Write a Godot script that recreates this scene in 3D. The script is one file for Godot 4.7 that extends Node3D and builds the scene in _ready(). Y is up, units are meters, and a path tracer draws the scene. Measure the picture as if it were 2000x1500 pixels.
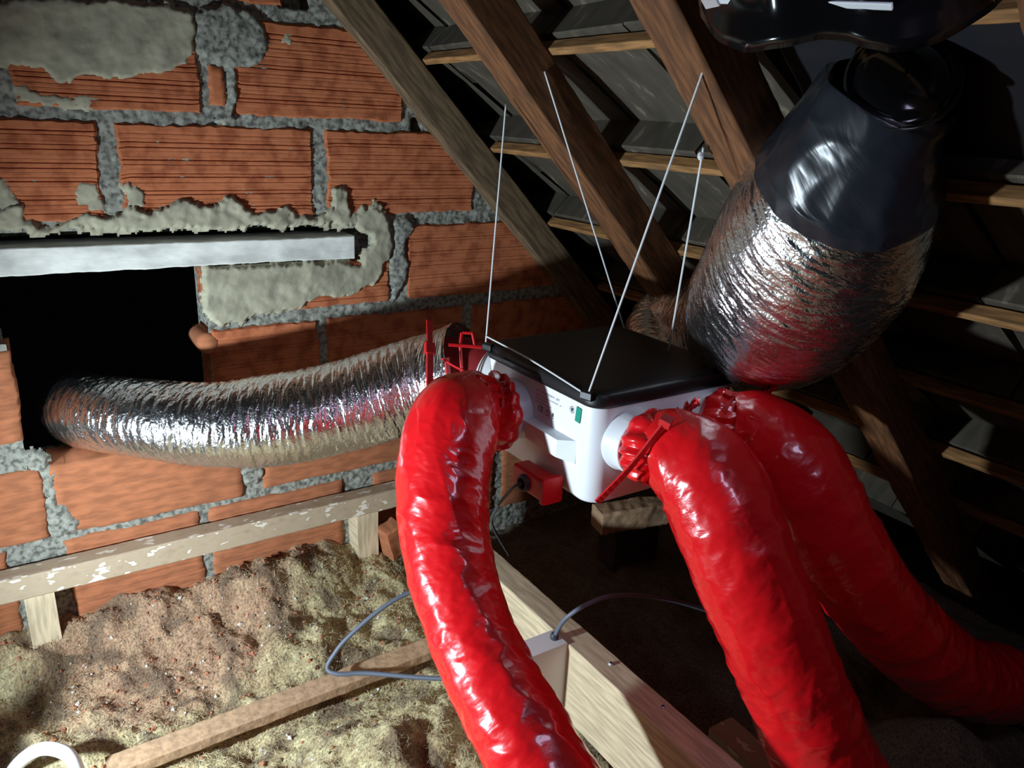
extends Node3D

# World: x along the brick gable, y up, z out of the gable towards the viewer. Metres.
const RN := 1.453          # distance of the rafters' underside along the slope normal
var S := Vector3(1, -1, 0).normalized()   # down the slope
var N := Vector3(1, 1, 0).normalized()    # outwards through the roof
var names := {}
var M := {}
var na := FastNoiseLite.new()
var nb := FastNoiseLite.new()
var nr := FastNoiseLite.new()


# ------------------------------------------------------------------ mesh helpers
class MB:
	var v := PackedVector3Array()
	var uv := PackedVector2Array()
	var c := PackedColorArray()
	var idx := PackedInt32Array()

	func add(p: Vector3, t: Vector2 = Vector2.ZERO) -> int:
		v.append(p)
		uv.append(t)
		return v.size() - 1

	func tri(a: int, b: int, d: int) -> void:
		idx.append(a)
		idx.append(b)
		idx.append(d)

	func grid(base: int, nj: int, ni: int, flip := false) -> void:
		for j in nj - 1:
			for i in ni - 1:
				var a := base + j * ni + i
				var b := a + 1
				var d := a + ni
				var e := d + 1
				if flip:
					idx.append_array(PackedInt32Array([a, b, e, a, e, d]))
				else:
					idx.append_array(PackedInt32Array([a, e, b, a, d, e]))

	func quad(a: Vector3, b: Vector3, d: Vector3, e: Vector3) -> void:
		var k := add(a, Vector2(0, 0))
		add(b, Vector2(1, 0))
		add(d, Vector2(1, 1))
		add(e, Vector2(0, 1))
		idx.append_array(PackedInt32Array([k, k + 2, k + 1, k, k + 3, k + 2]))


func mesh_of(m: MB, smooth := true) -> ArrayMesh:
	var a := []
	a.resize(Mesh.ARRAY_MAX)
	a[Mesh.ARRAY_VERTEX] = m.v
	a[Mesh.ARRAY_TEX_UV] = m.uv
	if m.c.size() == m.v.size():
		a[Mesh.ARRAY_COLOR] = m.c
	a[Mesh.ARRAY_INDEX] = m.idx
	var am := ArrayMesh.new()
	am.add_surface_from_arrays(Mesh.PRIMITIVE_TRIANGLES, a)
	var st := SurfaceTool.new()
	st.create_from(am, 0)
	if not smooth:
		st.deindex()
		st.set_smooth_group(-1)
		var flat := SurfaceTool.new()
		flat.begin(Mesh.PRIMITIVE_TRIANGLES)
		flat.set_smooth_group(-1)
		for k in m.idx:
			flat.set_uv(m.uv[k])
			if m.c.size() == m.v.size():
				flat.set_color(m.c[k])
			flat.add_vertex(m.v[k])
		flat.generate_normals()
		return flat.commit()
	st.generate_normals()
	return st.commit()


func numbered(called: String) -> String:
	var k: int = names.get(called, 0)
	names[called] = k + 1
	return called if k == 0 else "%s_%03d" % [called, k]


func part(called: String, mesh: Mesh, mat: Material, parent: Node = null, at := Vector3.ZERO) -> MeshInstance3D:
	var o := MeshInstance3D.new()
	o.mesh = mesh
	o.material_override = mat
	o.cast_shadow = GeometryInstance3D.SHADOW_CASTING_SETTING_ON
	o.position = at
	if parent == null:
		o.name = numbered(called)
		add_child(o, true)
	else:
		o.name = called
		var k := 0
		while parent.has_node(NodePath(o.name)):
			k += 1
			o.name = "%s_%03d" % [called, k]
		parent.add_child(o, true)
	return o


func tag(o: Node, label: String, category: String, group := "", kind := "") -> Node:
	o.set_meta("label", label)
	o.set_meta("category", category)
	if group:
		o.set_meta("group", group)
	if kind:
		o.set_meta("kind", kind)
	return o


func thing(called: String, label: String, category: String, at := Vector3.ZERO, group := "") -> Node3D:
	var o := Node3D.new()
	o.name = numbered(called)
	add_child(o, true)
	o.position = at
	tag(o, label, category, group)
	return o


func structure(called: String, label: String, category: String) -> Node3D:
	var o := thing(called, label, category)
	o.set_meta("kind", "structure")
	return o


# a rounded-rectangle bar swept from a to b; h is measured along up, w across it
func bar(a: Vector3, b: Vector3, up: Vector3, w: float, h: float, bev := 0.004, rough := 0.0, seg := 1, seed_ := 0.0, taper := 1.0) -> ArrayMesh:
	var m := MB.new()
	var d := (b - a).normalized()
	var side := d.cross(up).normalized()
	var u := side.cross(d).normalized()
	var prof := PackedVector2Array()
	var hw := w / 2
	var hh := h / 2
	for q in 4:
		var cx: float = [hw - bev, -hw + bev, -hw + bev, hw - bev][q]
		var cy: float = [hh - bev, hh - bev, -hh + bev, -hh + bev][q]
		for k in 3:
			var an := q * PI / 2 + k * PI / 4
			prof.append(Vector2(cx + bev * cos(an), cy + bev * sin(an)))
		if rough > 0.0:       # extra points along each face so that the surface can be uneven
			var nx: float = [-hw + bev, -hw, hw - bev, hw][q]
			var ny: float = [hh, -hh + bev, -hh, hh - bev][q]
			var last := prof[prof.size() - 1]
			for k in 3:
				prof.append(last.lerp(Vector2(nx, ny), (k + 1) / 4.0))
	var ni := prof.size() + 1
	var le := a.distance_to(b)
	for j in seg + 1:
		var t := float(j) / seg
		var run := 0.0
		for i in ni:
			var p := prof[i % prof.size()]
			if i > 0:
				run += p.distance_to(prof[i - 1])
			var q := p * lerpf(1.0, taper, t)
			var w3 := a.lerp(b, t) + side * q.x + u * q.y
			if rough > 0.0:
				var k := rough * (nb.get_noise_3d(w3.x * 60 + seed_, w3.y * 60, w3.z * 60) + 0.6 * na.get_noise_3d(w3.x * 12, w3.y * 12 + seed_, w3.z * 12) * 2.0)
				w3 += (side * p.x / hw + u * p.y / hh) * k
			m.add(w3, Vector2(run, t * le))
	m.grid(0, seg + 1, ni, true)
	for e in 2:
		var c := m.add(a if e == 0 else b, Vector2.ZERO)
		var base := m.v.size()
		for i in ni:
			m.add(m.v[e * seg * ni + i], prof[i % prof.size()])
		for i in ni - 1:
			if e == 0:
				m.tri(c, base + i, base + i + 1)
			else:
				m.tri(c, base + i + 1, base + i)
	var am := ArrayMesh.new()
	# sides smooth, ends flat: the end caps have points of their own
	var st := SurfaceTool.new()
	st.begin(Mesh.PRIMITIVE_TRIANGLES)
	var nside := (seg) * (ni - 1) * 6
	for k in m.idx.size():
		var sg := 40 + (k - nside) / ((ni - 1) * 3)
		if k < nside:
			var col := (k / 6) % (ni - 1)
			var per := prof.size() / 4
			sg = 1 + col / per * 2 + (1 if col % per < 2 else 0)
		st.set_smooth_group(sg)
		st.set_uv(m.uv[m.idx[k]])
		st.add_vertex(m.v[m.idx[k]])
	st.generate_normals()
	st.index()
	st.commit(am)
	return am


func box(size: Vector3, bev := 0.003) -> ArrayMesh:
	return bar(Vector3(0, 0, -size.z / 2), Vector3(0, 0, size.z / 2), Vector3.UP, size.x, size.y, bev)


# Catmull-Rom through rows [x, y, z, r]; returns points with radius in w
func spline(rows: Array, n: int) -> Array:
	var out := []
	var k := rows.size()
	for j in n + 1:
		var f := float(j) / n * (k - 1)
		var i := mini(int(f), k - 2)
		var t := f - i
		var q := []
		for e in 4:
			var p0: float = rows[maxi(i - 1, 0)][e]
			var p1: float = rows[i][e]
			var p2: float = rows[i + 1][e]
			var p3: float = rows[mini(i + 2, k - 1)][e]
			q.append(0.5 * (2 * p1 + (p2 - p0) * t + (2 * p0 - 5 * p1 + 4 * p2 - p3) * t * t + (3 * p1 - p0 - 3 * p2 + p3) * t * t * t))
		out.append(Vector4(q[0], q[1], q[2], q[3]))
	return out


# a tube round a spline; relief names the kind of wrinkles on it
func tube(rows: Array, n: int, ni: int, relief := "", caps := true, flat := Vector3.ZERO) -> ArrayMesh:
	var m := MB.new()
	var pts := spline(rows, n)
	var run := 0.0
	var up := Vector3.UP
	for j in n + 1:
		var p := Vector3(pts[j].x, pts[j].y, pts[j].z)
		var a := Vector3(pts[maxi(j - 1, 0)].x, pts[maxi(j - 1, 0)].y, pts[maxi(j - 1, 0)].z)
		var b := Vector3(pts[mini(j + 1, n)].x, pts[mini(j + 1, n)].y, pts[mini(j + 1, n)].z)
		var d := (b - a).normalized()
		if j == 0 and absf(d.dot(up)) > 0.9:
			up = Vector3.RIGHT
		var side := d.cross(up).normalized()
		up = side.cross(d).normalized()
		if j > 0:
			run += p.distance_to(Vector3(pts[j - 1].x, pts[j - 1].y, pts[j - 1].z))
		for i in ni + 1:
			var an := TAU * i / ni
			var r: float = pts[j].w
			if relief:
				r += wrinkle(relief, TAU * (i % ni) / ni, run, pts[j].w)
			if flat != Vector3.ZERO:      # one side pressed flatter than a circle
				var f := (side * cos(an) + up * sin(an)).dot(flat)
				if f > 0.5:
					var cut: float = pts[j].w * (0.88 / f - 1.0)
					r += -0.004 * log(1.0 + exp(-cut / 0.004))
			m.add(p + (side * cos(an) + up * sin(an)) * r, Vector2(an / TAU * TAU * pts[j].w, run))
	m.grid(0, n + 1, ni + 1, false)
	if caps:
		for e in 2:
			var q = pts[0] if e == 0 else pts[n]
			var c := m.add(Vector3(q.x, q.y, q.z))
			var base := 0 if e == 0 else n * (ni + 1)
			for i in ni:
				if e == 0:
					m.tri(c, base + i, base + i + 1)
				else:
					m.tri(c, base + i + 1, base + i)
	return mesh_of(m)


# a lathe about +y at the origin; profile of (radius, height)
func lathe(prof: PackedVector2Array, ni := 48) -> ArrayMesh:
	var m := MB.new()
	for j in prof.size():
		for i in ni + 1:
			var an := TAU * i / ni
			m.add(Vector3(cos(an) * prof[j].x, prof[j].y, sin(an) * prof[j].x), Vector2(float(i) / ni, float(j)))
	m.grid(0, prof.size(), ni + 1, true)
	return mesh_of(m, true)


func aim(o: Node3D, at: Vector3, y_to: Vector3) -> void:
	var y := y_to.normalized()
	var x := y.cross(Vector3(0.31, 0.2, 0.93)).normalized()
	o.transform = Transform3D(Basis(x, y, x.cross(y)), at)


# ------------------------------------------------------------------ materials
func noise_tex(freq: float, kind: int, octaves: int, cols: Array, offs: Array, size := 512, seed_ := 1, normal := false) -> NoiseTexture2D:
	var n := FastNoiseLite.new()
	n.seed = seed_
	n.noise_type = FastNoiseLite.TYPE_SIMPLEX_SMOOTH
	n.fractal_type = kind
	n.frequency = freq
	n.fractal_octaves = octaves
	var t := NoiseTexture2D.new()
	t.width = size
	t.height = size
	t.seamless = true
	t.noise = n
	t.as_normal_map = normal
	if cols.size():
		var g := Gradient.new()
		g.offsets = PackedFloat32Array(offs)
		g.colors = PackedColorArray(cols)
		t.color_ramp = g
	return t


func g(v: float) -> Color:
	return Color(v, v, v)


func mat(called: String, col: Color, rough := 0.8, metal := 0.0) -> StandardMaterial3D:
	var m := StandardMaterial3D.new()
	m.resource_name = called
	m.albedo_color = col
	m.roughness = rough
	m.metallic = metal
	M[called] = m
	return m


func skin(m: StandardMaterial3D, tex: Texture2D, scale: Vector3, bump: Texture2D = null, depth := 0.1, world := false) -> StandardMaterial3D:
	if tex:
		m.albedo_texture = tex
	if bump:
		m.heightmap_enabled = true
		m.heightmap_texture = bump
		m.heightmap_scale = depth
	m.uv1_scale = scale
	if world:
		m.uv1_triplanar = true
		m.uv1_world_triplanar = true
	return m


func materials() -> void:
	var blotch := noise_tex(0.012, FastNoiseLite.FRACTAL_FBM, 5, [g(0.82), g(0.93), g(1.0)], [0.2, 0.5, 0.75], 512, 3)
	var speck := noise_tex(0.06, FastNoiseLite.FRACTAL_FBM, 4, [g(0.55), g(0.9), g(1.0)], [0.25, 0.5, 0.8], 512, 5)
	var grit := noise_tex(0.05, FastNoiseLite.FRACTAL_FBM, 5, [], [], 512, 7)
	var fine := noise_tex(0.12, FastNoiseLite.FRACTAL_FBM, 3, [], [], 512, 8)
	var crumple := noise_tex(0.02, FastNoiseLite.FRACTAL_RIDGED, 4, [], [], 512, 9)
	var film := noise_tex(0.012, FastNoiseLite.FRACTAL_RIDGED, 3, [], [], 512, 10)
	var clay := noise_tex(0.011, FastNoiseLite.FRACTAL_FBM, 6, [Color(0.80, 0.72, 0.68), Color(0.93, 0.9, 0.88), Color(1, 1, 1), Color(1.0, 1.0, 1.0)], [0.2, 0.42, 0.6, 0.8], 1024, 12)
	var grain2 := noise_tex(0.02, FastNoiseLite.FRACTAL_FBM, 5, [g(0.84), g(0.93), g(1.0)], [0.25, 0.5, 0.75], 512, 25)
	skin(mat("brick", Color(0.74, 0.435, 0.275), 0.92), clay, Vector3(1.7, 1.7, 1.7), grit, 0.03, true)
	skin(mat("brick_dusty", Color(0.71, 0.44, 0.29), 0.92), grain2, Vector3(1.5, 5, 1.5), grit, 0.02, true)
	skin(mat("mortar", Color(0.62, 0.62, 0.57), 0.95), speck, Vector3(2, 2, 2), grit, 0.16, true)
	skin(mat("plaster", Color(0.70, 0.68, 0.58), 0.95), blotch, Vector3(2.2, 2.2, 2.2), grit, 0.06, true)
	skin(mat("concrete", Color(0.95, 0.95, 0.91), 0.9), blotch, Vector3(1.2, 2.5, 2.5), grit, 0.05, true)
	var grain := noise_tex(0.02, FastNoiseLite.FRACTAL_FBM, 5, [g(0.72), g(0.88), g(1.0)], [0.25, 0.5, 0.75], 512, 15)
	skin(mat("wood_dark", Color(0.47, 0.34, 0.22), 0.85), grain, Vector3(9, 1.2, 1), grain, 0.025)
	skin(mat("wood_orange", Color(0.49, 0.31, 0.17), 0.8), grain, Vector3(9, 1.2, 1), grain, 0.025)
	skin(mat("wood_grey", Color(0.50, 0.405, 0.295), 0.88), grain, Vector3(8, 1.0, 1), grain, 0.025)
	skin(mat("wood_pale", Color(0.86, 0.78, 0.64), 0.75), grain2, Vector3(8, 0.9, 1), grain2, 0.015)
	var paint := noise_tex(0.018, FastNoiseLite.FRACTAL_FBM, 4, [Color(0.72, 0.66, 0.58), Color(0.80, 0.74, 0.66), Color(0.78, 0.72, 0.63), Color(1.0, 1.0, 0.99)], [0.0, 0.4, 0.72, 0.75], 512, 16)
	skin(mat("wood_painted", Color(0.88, 0.85, 0.80), 0.7), paint, Vector3(3.4, 1.7, 1), grain, 0.012)
	skin(mat("wood_dusty", Color(0.76, 0.62, 0.48), 0.95), grain2, Vector3(4, 4, 4), grit, 0.05, true)
	skin(mat("batten", Color(0.68, 0.49, 0.29), 0.8), grain, Vector3(9, 1.0, 1), grain, 0.01)
	var rooft := noise_tex(0.014, FastNoiseLite.FRACTAL_FBM, 5, [g(0.44), g(0.52), g(0.57), g(1.0)], [0.2, 0.5, 0.80, 0.97], 512, 18)
	skin(mat("tile", Color(0.60, 0.545, 0.46), 0.85), rooft, Vector3(1.4, 1.4, 3), grit, 0.04, true)
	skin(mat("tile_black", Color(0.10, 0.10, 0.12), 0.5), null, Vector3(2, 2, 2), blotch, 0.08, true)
	var foil := mat("foil", Color(0.95, 0.95, 0.95), 0.22, 1.0)
	skin(foil, null, Vector3(8, 12, 1), crumple, 0.06)
	var red := mat("red_film", Color(0.90, 0.085, 0.115), 0.28)
	red.clearcoat_enabled = true
	red.clearcoat = 0.7
	red.clearcoat_roughness = 0.07
	skin(red, null, Vector3(2.5, 5, 1), film, 0.05)
	mat("red_shaded", Color(0.50, 0.05, 0.07), 0.7)  # inner sleeve's red, with the shade around it put into the colour
	mat("red_plastic", Color(0.80, 0.07, 0.10), 0.4)
	var rb := mat("red_strap", Color(0.80, 0.10, 0.12), 0.5)
	rb.uv1_scale = Vector3(1, 1, 1)
	mat("white_plastic", Color(0.93, 0.95, 0.96), 0.35)
	mat("white_matt", Color(0.90, 0.89, 0.88), 0.7)
	mat("lid_black", Color(0.065, 0.065, 0.07), 0.45)
	var pe := mat("black_film", Color(0.14, 0.15, 0.17), 0.3)
	skin(pe, null, Vector3(2, 2, 1), film, 0.08)
	mat("black_gloss", Color(0.06, 0.06, 0.065), 0.12)
	mat("rim_plastic", Color(0.13, 0.14, 0.13), 0.15)
	mat("steel", Color(0.85, 0.87, 0.9), 0.3, 0.6)
	mat("cord", Color(0.86, 0.87, 0.87), 0.8)
	mat("cable", Color(0.38, 0.41, 0.46), 0.5)
	mat("pipe_white", Color(0.93, 0.94, 0.97), 0.4)
	mat("green_label", Color(0.02, 0.56, 0.47), 0.5)
	mat("ink", Color(0.30, 0.33, 0.35), 0.7)
	mat("rubber", Color(0.22, 0.23, 0.25), 0.5)
	var wool := mat("wool", Color(1, 1, 1), 1.0)
	wool.vertex_color_use_as_albedo = true
	skin(wool, speck, Vector3(5, 5, 5), grit, 0.15, true)
	var flake := mat("crumb", Color(1, 1, 1), 0.9)
	flake.vertex_color_use_as_albedo = true
	skin(mat("earth", Color(0.25, 0.2, 0.16), 1.0), blotch, Vector3(2, 2, 2), null, 0.0, true)


# ------------------------------------------------------------------ the gable wall
var lim := 2.13   # bricks end behind the first rafter, on x + y = lim

func brick(x0: float, x1: float, y0: float, y1: float, groove: float, parent: Node, sd: float, dusty := false) -> void:
	var ys := PackedFloat32Array([y0, y0, y0 + 0.004])
	var zs := PackedFloat32Array([-0.1, -0.005, 0.0])
	var y := y0 + 0.017
	var k := 0
	while y < y1 - 0.016:
		var w := 0.0011 + 0.0005 * sin(k * 2.3 + sd)
		var d := groove * (0.55 + 0.45 * sin(k * 1.7 + sd * 3.0))
		if k % 7 == 6:
			d *= 0.25
		for e in 4:
			ys.append(y + [-w - 0.0009, -w, w, w + 0.0009][e])
			zs.append([0.0, -d, -d, 0.0][e])
		y += 0.0083 + 0.0012 * sin(k * 3.1 + sd)
		k += 1
	for e in 3:
		ys.append([y1 - 0.004, y1, y1][e])
		zs.append([0.0, -0.005, -0.1][e])
	var xs := PackedFloat32Array([x0, x0, x0 + 0.004])
	var zx := PackedFloat32Array([-0.1, -0.005, 0.0])
	var nx := maxi(4, int((x1 - x0) / 0.014))
	for i in range(1, nx):
		xs.append(lerpf(x0 + 0.004, x1 - 0.004, float(i) / nx))
		zx.append(0.0)
	for e in 3:
		xs.append([x1 - 0.004, x1, x1][e])
		zx.append([0.0, -0.005, -0.1][e])
	var m := MB.new()
	var nj := ys.size()
	var ni := xs.size()
	for j in nj:
		for i in ni:
			var p := Vector3(xs[i], ys[j], minf(zs[j], zx[i]) if (j < 2 or i < 2 or j > nj - 3 or i > ni - 3) else zs[j])
			var e := 0.0025 * nb.get_noise_2d(p.x * 90 + sd * 17, p.y * 90)
			var near := minf(minf(p.x - x0, x1 - p.x), minf(p.y - y0, y1 - p.y))
			if near < 0.006:
				p.x += e * 1.6 + 0.006 * na.get_noise_2d(p.x * 25, p.y * 25 + sd)
				p.y += e * 1.3 + 0.004 * na.get_noise_2d(p.x * 22 + 40, p.y * 25 + sd)
			if p.z > -0.05:
				p.z += 0.0014 * na.get_noise_2d(p.x * 8 + sd * 5, p.y * 8) + 0.0006 * nb.get_noise_2d(p.x * 200, p.y * 200)
			p.x = minf(p.x, lim - p.y)
			m.add(p, Vector2(p.x, p.y))
	m.grid(0, nj, ni, true)
	part("brick", mesh_of(m, false) if groove > 0.001 else mesh_of(m), M.brick_dusty if dusty else M.brick, parent)


func edge_distance(p: Vector2, poly: PackedVector2Array) -> float:
	var best := 1e9
	for k in poly.size():
		best = minf(best, p.distance_squared_to(Geometry2D.get_closest_point_to_segment(p, poly[k], poly[(k + 1) % poly.size()])))
	best = sqrt(best)
	return best if Geometry2D.is_point_in_polygon(p, poly) else -best


# a smear of mortar or plaster lying on the bricks inside an outline on the wall
func smear(called: String, flat: Array, thick: float, lump: float, mt: Material, parent: Node, cell := 0.0038, jag := 0.012) -> void:
	var poly := PackedVector2Array()
	for k in range(0, flat.size(), 2):
		poly.append(Vector2(flat[k], flat[k + 1]))
	var lo := poly[0]
	var hi := poly[0]
	for p in poly:
		lo = lo.min(p)
		hi = hi.max(p)
	lo -= Vector2(0.015, 0.015)
	hi += Vector2(0.015, 0.015)
	var ni := int((hi.x - lo.x) / cell) + 1
	var nj := int((hi.y - lo.y) / cell) + 1
	var m := MB.new()
	var ids := PackedInt32Array()
	ids.resize(ni * nj)
	ids.fill(-1)
	for j in nj:
		for i in ni:
			var p := lo + Vector2(i, j) * cell
			var q := p + Vector2(na.get_noise_2d(p.x * 40, p.y * 40), na.get_noise_2d(p.x * 40 + 90, p.y * 40)) * jag + Vector2(nb.get_noise_2d(p.x * 120, p.y * 120), nb.get_noise_2d(p.x * 120, p.y * 120 + 50)) * jag * 0.5
			var d := edge_distance(q, poly)
			if d < -0.006 or p.x + p.y > lim:
				continue
			var t := smoothstep(-0.004, 0.007, d)
			var z := -0.006 + t * (thick + 0.006)
			z += t * lump * (nb.get_noise_2d(p.x * 55, p.y * 55) * 0.7 + na.get_noise_2d(p.x * 14, p.y * 14) * 1.2 + 0.5 * nr.get_noise_2d(p.x * 20, p.y * 20))
			ids[j * ni + i] = m.add(Vector3(p.x, p.y, z), p)
	for j in nj - 1:
		for i in ni - 1:
			var a := ids[j * ni + i]
			var b := ids[j * ni + i + 1]
			var d := ids[(j + 1) * ni + i]
			var e := ids[(j + 1) * ni + i + 1]
			if a >= 0 and b >= 0 and d >= 0 and e >= 0:
				m.idx.append_array(PackedInt32Array([a, e, b, a, d, e]))
	part(called, mesh_of(m), mt, parent)


func in_opening(x: float, y: float) -> bool:
	if y < 0.497 or y > 0.945:
		return false
	if y > 0.885:
		return x < 0.69
	return x < 0.349 + 0.006 * nb.get_noise_1d(y * 80) and (x > -0.012 or y > 0.76)


func build_wall() -> void:
	var w := structure("wall_gable", "gable wall of ridged red hollow bricks in rough grey mortar", "wall")
	var slab := MB.new()
	for r in [[-3.0, 0.345, -0.3, 0.49], [-3.0, -0.02, 0.49, 0.76], [0.36, 1.05, 0.49, 0.885], [0.345, 1.5, -0.3, 0.49], [-3.0, 1.05, 0.965, 1.1], [0.71, 1.05, 0.885, 0.965], [-3.0, 0.85, 1.1, 1.3], [-3.0, 0.6, 1.3, 1.55], [-3.0, 0.2, 1.55, 1.95], [-3.0, -0.1, 1.95, 2.3]]:
		var a := Vector3(r[0], r[2], -0.13)
		var b := Vector3(r[1], r[3], -0.045)
		slab.quad(Vector3(a.x, a.y, b.z), Vector3(b.x, a.y, b.z), Vector3(b.x, b.y, b.z), Vector3(a.x, b.y, b.z))
		slab.quad(Vector3(b.x, a.y, a.z), Vector3(a.x, a.y, a.z), Vector3(a.x, b.y, a.z), Vector3(b.x, b.y, a.z))
		slab.quad(Vector3(b.x, a.y, b.z), Vector3(b.x, a.y, a.z), Vector3(b.x, b.y, a.z), Vector3(b.x, b.y, b.z))
		slab.quad(Vector3(a.x, a.y, a.z), Vector3(a.x, a.y, b.z), Vector3(a.x, b.y, b.z), Vector3(a.x, b.y, a.z))
		slab.quad(Vector3(a.x, b.y, b.z), Vector3(b.x, b.y, b.z), Vector3(b.x, b.y, a.z), Vector3(a.x, b.y, a.z))
		slab.quad(Vector3(a.x, a.y, a.z), Vector3(b.x, a.y, a.z), Vector3(b.x, a.y, b.z), Vector3(a.x, a.y, b.z))
	part("wall_core", mesh_of(slab, false), M.mortar, w)
	# the mortar bed, a little behind the bricks' faces
	var m := MB.new()
	var cell := 0.0055
	var ni := int(2.1 / cell)
	var nj := int(1.6 / cell)
	var ids := PackedInt32Array()
	ids.resize(ni * nj)
	ids.fill(-1)
	for j in nj:
		for i in ni:
			var x := -0.4 + i * cell
			var y := 0.02 + j * cell
			if x + y > lim - 0.02 or in_opening(x, y):
				continue
			var z := -0.006 + 0.0055 * nb.get_noise_2d(x * 75, y * 75) + 0.004 * na.get_noise_2d(x * 22, y * 22)
			if x < 0.728 and y > 0.872 and y < 0.966:
				z -= 0.075
			if x > 0.545 and x < 0.605 and y > 1.402:      # a hole beside the top brick
				z -= 0.09
			if x > 0.838 and x < 0.862 and y > 1.165 and y < 1.2:
				z -= 0.06
			ids[j * ni + i] = m.add(Vector3(x, y, z), Vector2(x, y))
	for j in nj - 1:
		for i in ni - 1:
			var a := ids[j * ni + i]
			var b := ids[j * ni + i + 1]
			var d := ids[(j + 1) * ni + i]
			var e := ids[(j + 1) * ni + i + 1]
			if a >= 0 and b >= 0 and d >= 0 and e >= 0:
				m.idx.append_array(PackedInt32Array([a, e, b, a, d, e]))
	part("mortar_bed", mesh_of(m), M.mortar, w)
	var rows := [
		[1.403, 1.6, 0.0024, [-0.35, 0.11, 0.135, 0.545]],
		[1.190, 1.372, 0.0026, [-0.35, 0.018, 0.06, 0.374, 0.438, 0.812]],
		[0.984, 1.168, 0.0026, [-0.3, 0.183, 0.214, 0.600, 0.632, 1.010]],
		[0.774, 0.876, 0.0022, [0.360, 0.780]],
		[0.774, 0.957, 0.0018, [0.828, 1.27]],
		[0.884, 0.957, 0.0018, [0.742, 0.780]],
		[0.555, 0.744, 0.0012, [0.356, 0.597, 0.622, 0.99, 1.015, 1.5]],
		[0.343, 0.535, 0.0006, [0.45, 0.835, 0.868, 1.066, 1.12, 1.5]],
		[0.335, 0.497, 0.0006, [-0.4, 0.005, 0.022, 0.403]],
		[0.120, 0.322, 0.0005, [-0.42, -0.075, 0.028, 0.300, 0.322, 0.645, 0.73, 1.1, 1.13, 1.6]],
	]
	var sd := 1.0
	for r in rows:
		var xs: Array = r[3]
		for k in range(0, xs.size(), 2):
			sd += 1.37
			brick(xs[k], xs[k + 1], r[0], r[1], r[2], w, sd, r[1] < 0.54)
	brick(0.394, 0.424, 1.205, 1.283, 0.0, w, 31.0)          # the sliver in the wide joint
	brick(-0.4, -0.012, 0.555, 0.744, 0.0006, w, 33.0, true)
	# the broken round end of the hollow brick beside the opening
	part("brick_end", tube([[0.352, 0.716, -0.09, 0.024], [0.352, 0.716, -0.03, 0.025], [0.352, 0.716, -0.004, 0.022], [0.352, 0.716, 0.004, 0.006]], 12, 20), M.brick_dusty, w)
	var out := {
		"patch_top": [0.016, 1.352, 0.154, 1.378, 0.341, 1.384, 0.378, 1.371, 0.377, 1.306, 0.355, 1.287, 0.333, 1.275, 0.303, 1.255, 0.252, 1.247, 0.196, 1.247, 0.170, 1.244, 0.136, 1.228, 0.114, 1.246, 0.081, 1.258, -0.05, 1.265, -0.06, 1.36],
		"patch_joint": [0.379, 1.374, 0.435, 1.391, 0.479, 1.387, 0.508, 1.364, 0.521, 1.337, 0.515, 1.309, 0.498, 1.292, 0.467, 1.284, 0.444, 1.273, 0.440, 1.229, 0.438, 1.186, 0.419, 1.165, 0.404, 1.176, 0.425, 1.2, 0.428, 1.28, 0.392, 1.285, 0.38, 1.3],
		"patch_band": [-0.034, 1.020, 0.044, 1.017, 0.050, 0.989, 0.088, 0.979, 0.131, 0.987, 0.150, 1.002, 0.180, 0.992, 0.209, 1.008, 0.234, 1.014, 0.249, 0.995, 0.298, 1.012, 0.318, 1.028, 0.340, 1.028, 0.358, 1.011, 0.385, 1.017, 0.409, 1.034, 0.426, 1.016, 0.448, 0.995, 0.503, 1.004, 0.537, 1.008, 0.553, 0.988, 0.602, 0.981, 0.629, 0.995, 0.645, 1.036, 0.669, 1.052, 0.686, 1.030, 0.685, 0.985, 0.705, 0.996, 0.747, 1.007, 0.768, 0.989, 0.701, 0.957, 0.467, 0.962, 0.199, 0.966, -0.1, 0.966, -0.1, 1.01],
		"patch_ring": [0.690, 0.985, 0.728, 1.001, 0.759, 0.997, 0.775, 0.971, 0.785, 0.922, 0.778, 0.880, 0.762, 0.844, 0.735, 0.815, 0.698, 0.799, 0.622, 0.796, 0.573, 0.789, 0.560, 0.773, 0.456, 0.772, 0.422, 0.758, 0.388, 0.750, 0.363, 0.770, 0.349, 0.799, 0.349, 0.866, 0.349, 0.886, 0.463, 0.885, 0.577, 0.881, 0.687, 0.879, 0.705, 0.868, 0.715, 0.895, 0.732, 0.912, 0.732, 0.934, 0.714, 0.943, 0.701, 0.957],
		"patch_left": [0.018, 0.493, 0.028, 0.480, 0.026, 0.410, 0.046, 0.399, 0.060, 0.359, 0.053, 0.337, 0.014, 0.329, 0.011, 0.396],
		"patch_mid": [0.400, 0.397, 0.410, 0.417, 0.452, 0.416, 0.456, 0.391, 0.443, 0.367, 0.430, 0.359, 0.407, 0.369],
		"patch_right": [0.792, 0.970, 0.832, 0.971, 0.843, 0.944, 0.819, 0.908, 0.828, 0.877, 0.832, 0.845, 0.818, 0.808, 0.784, 0.773, 0.778, 0.861],
		"sill": [-0.021, 0.541, 0.004, 0.534, 0.019, 0.516, 0.014, 0.492, -0.009, 0.492, -0.029, 0.515],
	}
	smear("plaster_patch", out.patch_top, 0.006, 0.0022, M.plaster, w)
	smear("mortar_patch", out.patch_joint, 0.007, 0.004, M.mortar, w)
	smear("mortar_patch", out.patch_band, 0.008, 0.005, M.plaster, w, 0.0036, 0.016)
	smear("plaster_patch", out.patch_ring, 0.009, 0.003, M.plaster, w)
	smear("mortar_patch", out.patch_left, 0.003, 0.002, M.mortar, w)
	smear("mortar_patch", out.patch_mid, 0.003, 0.002, M.mortar, w)
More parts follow.
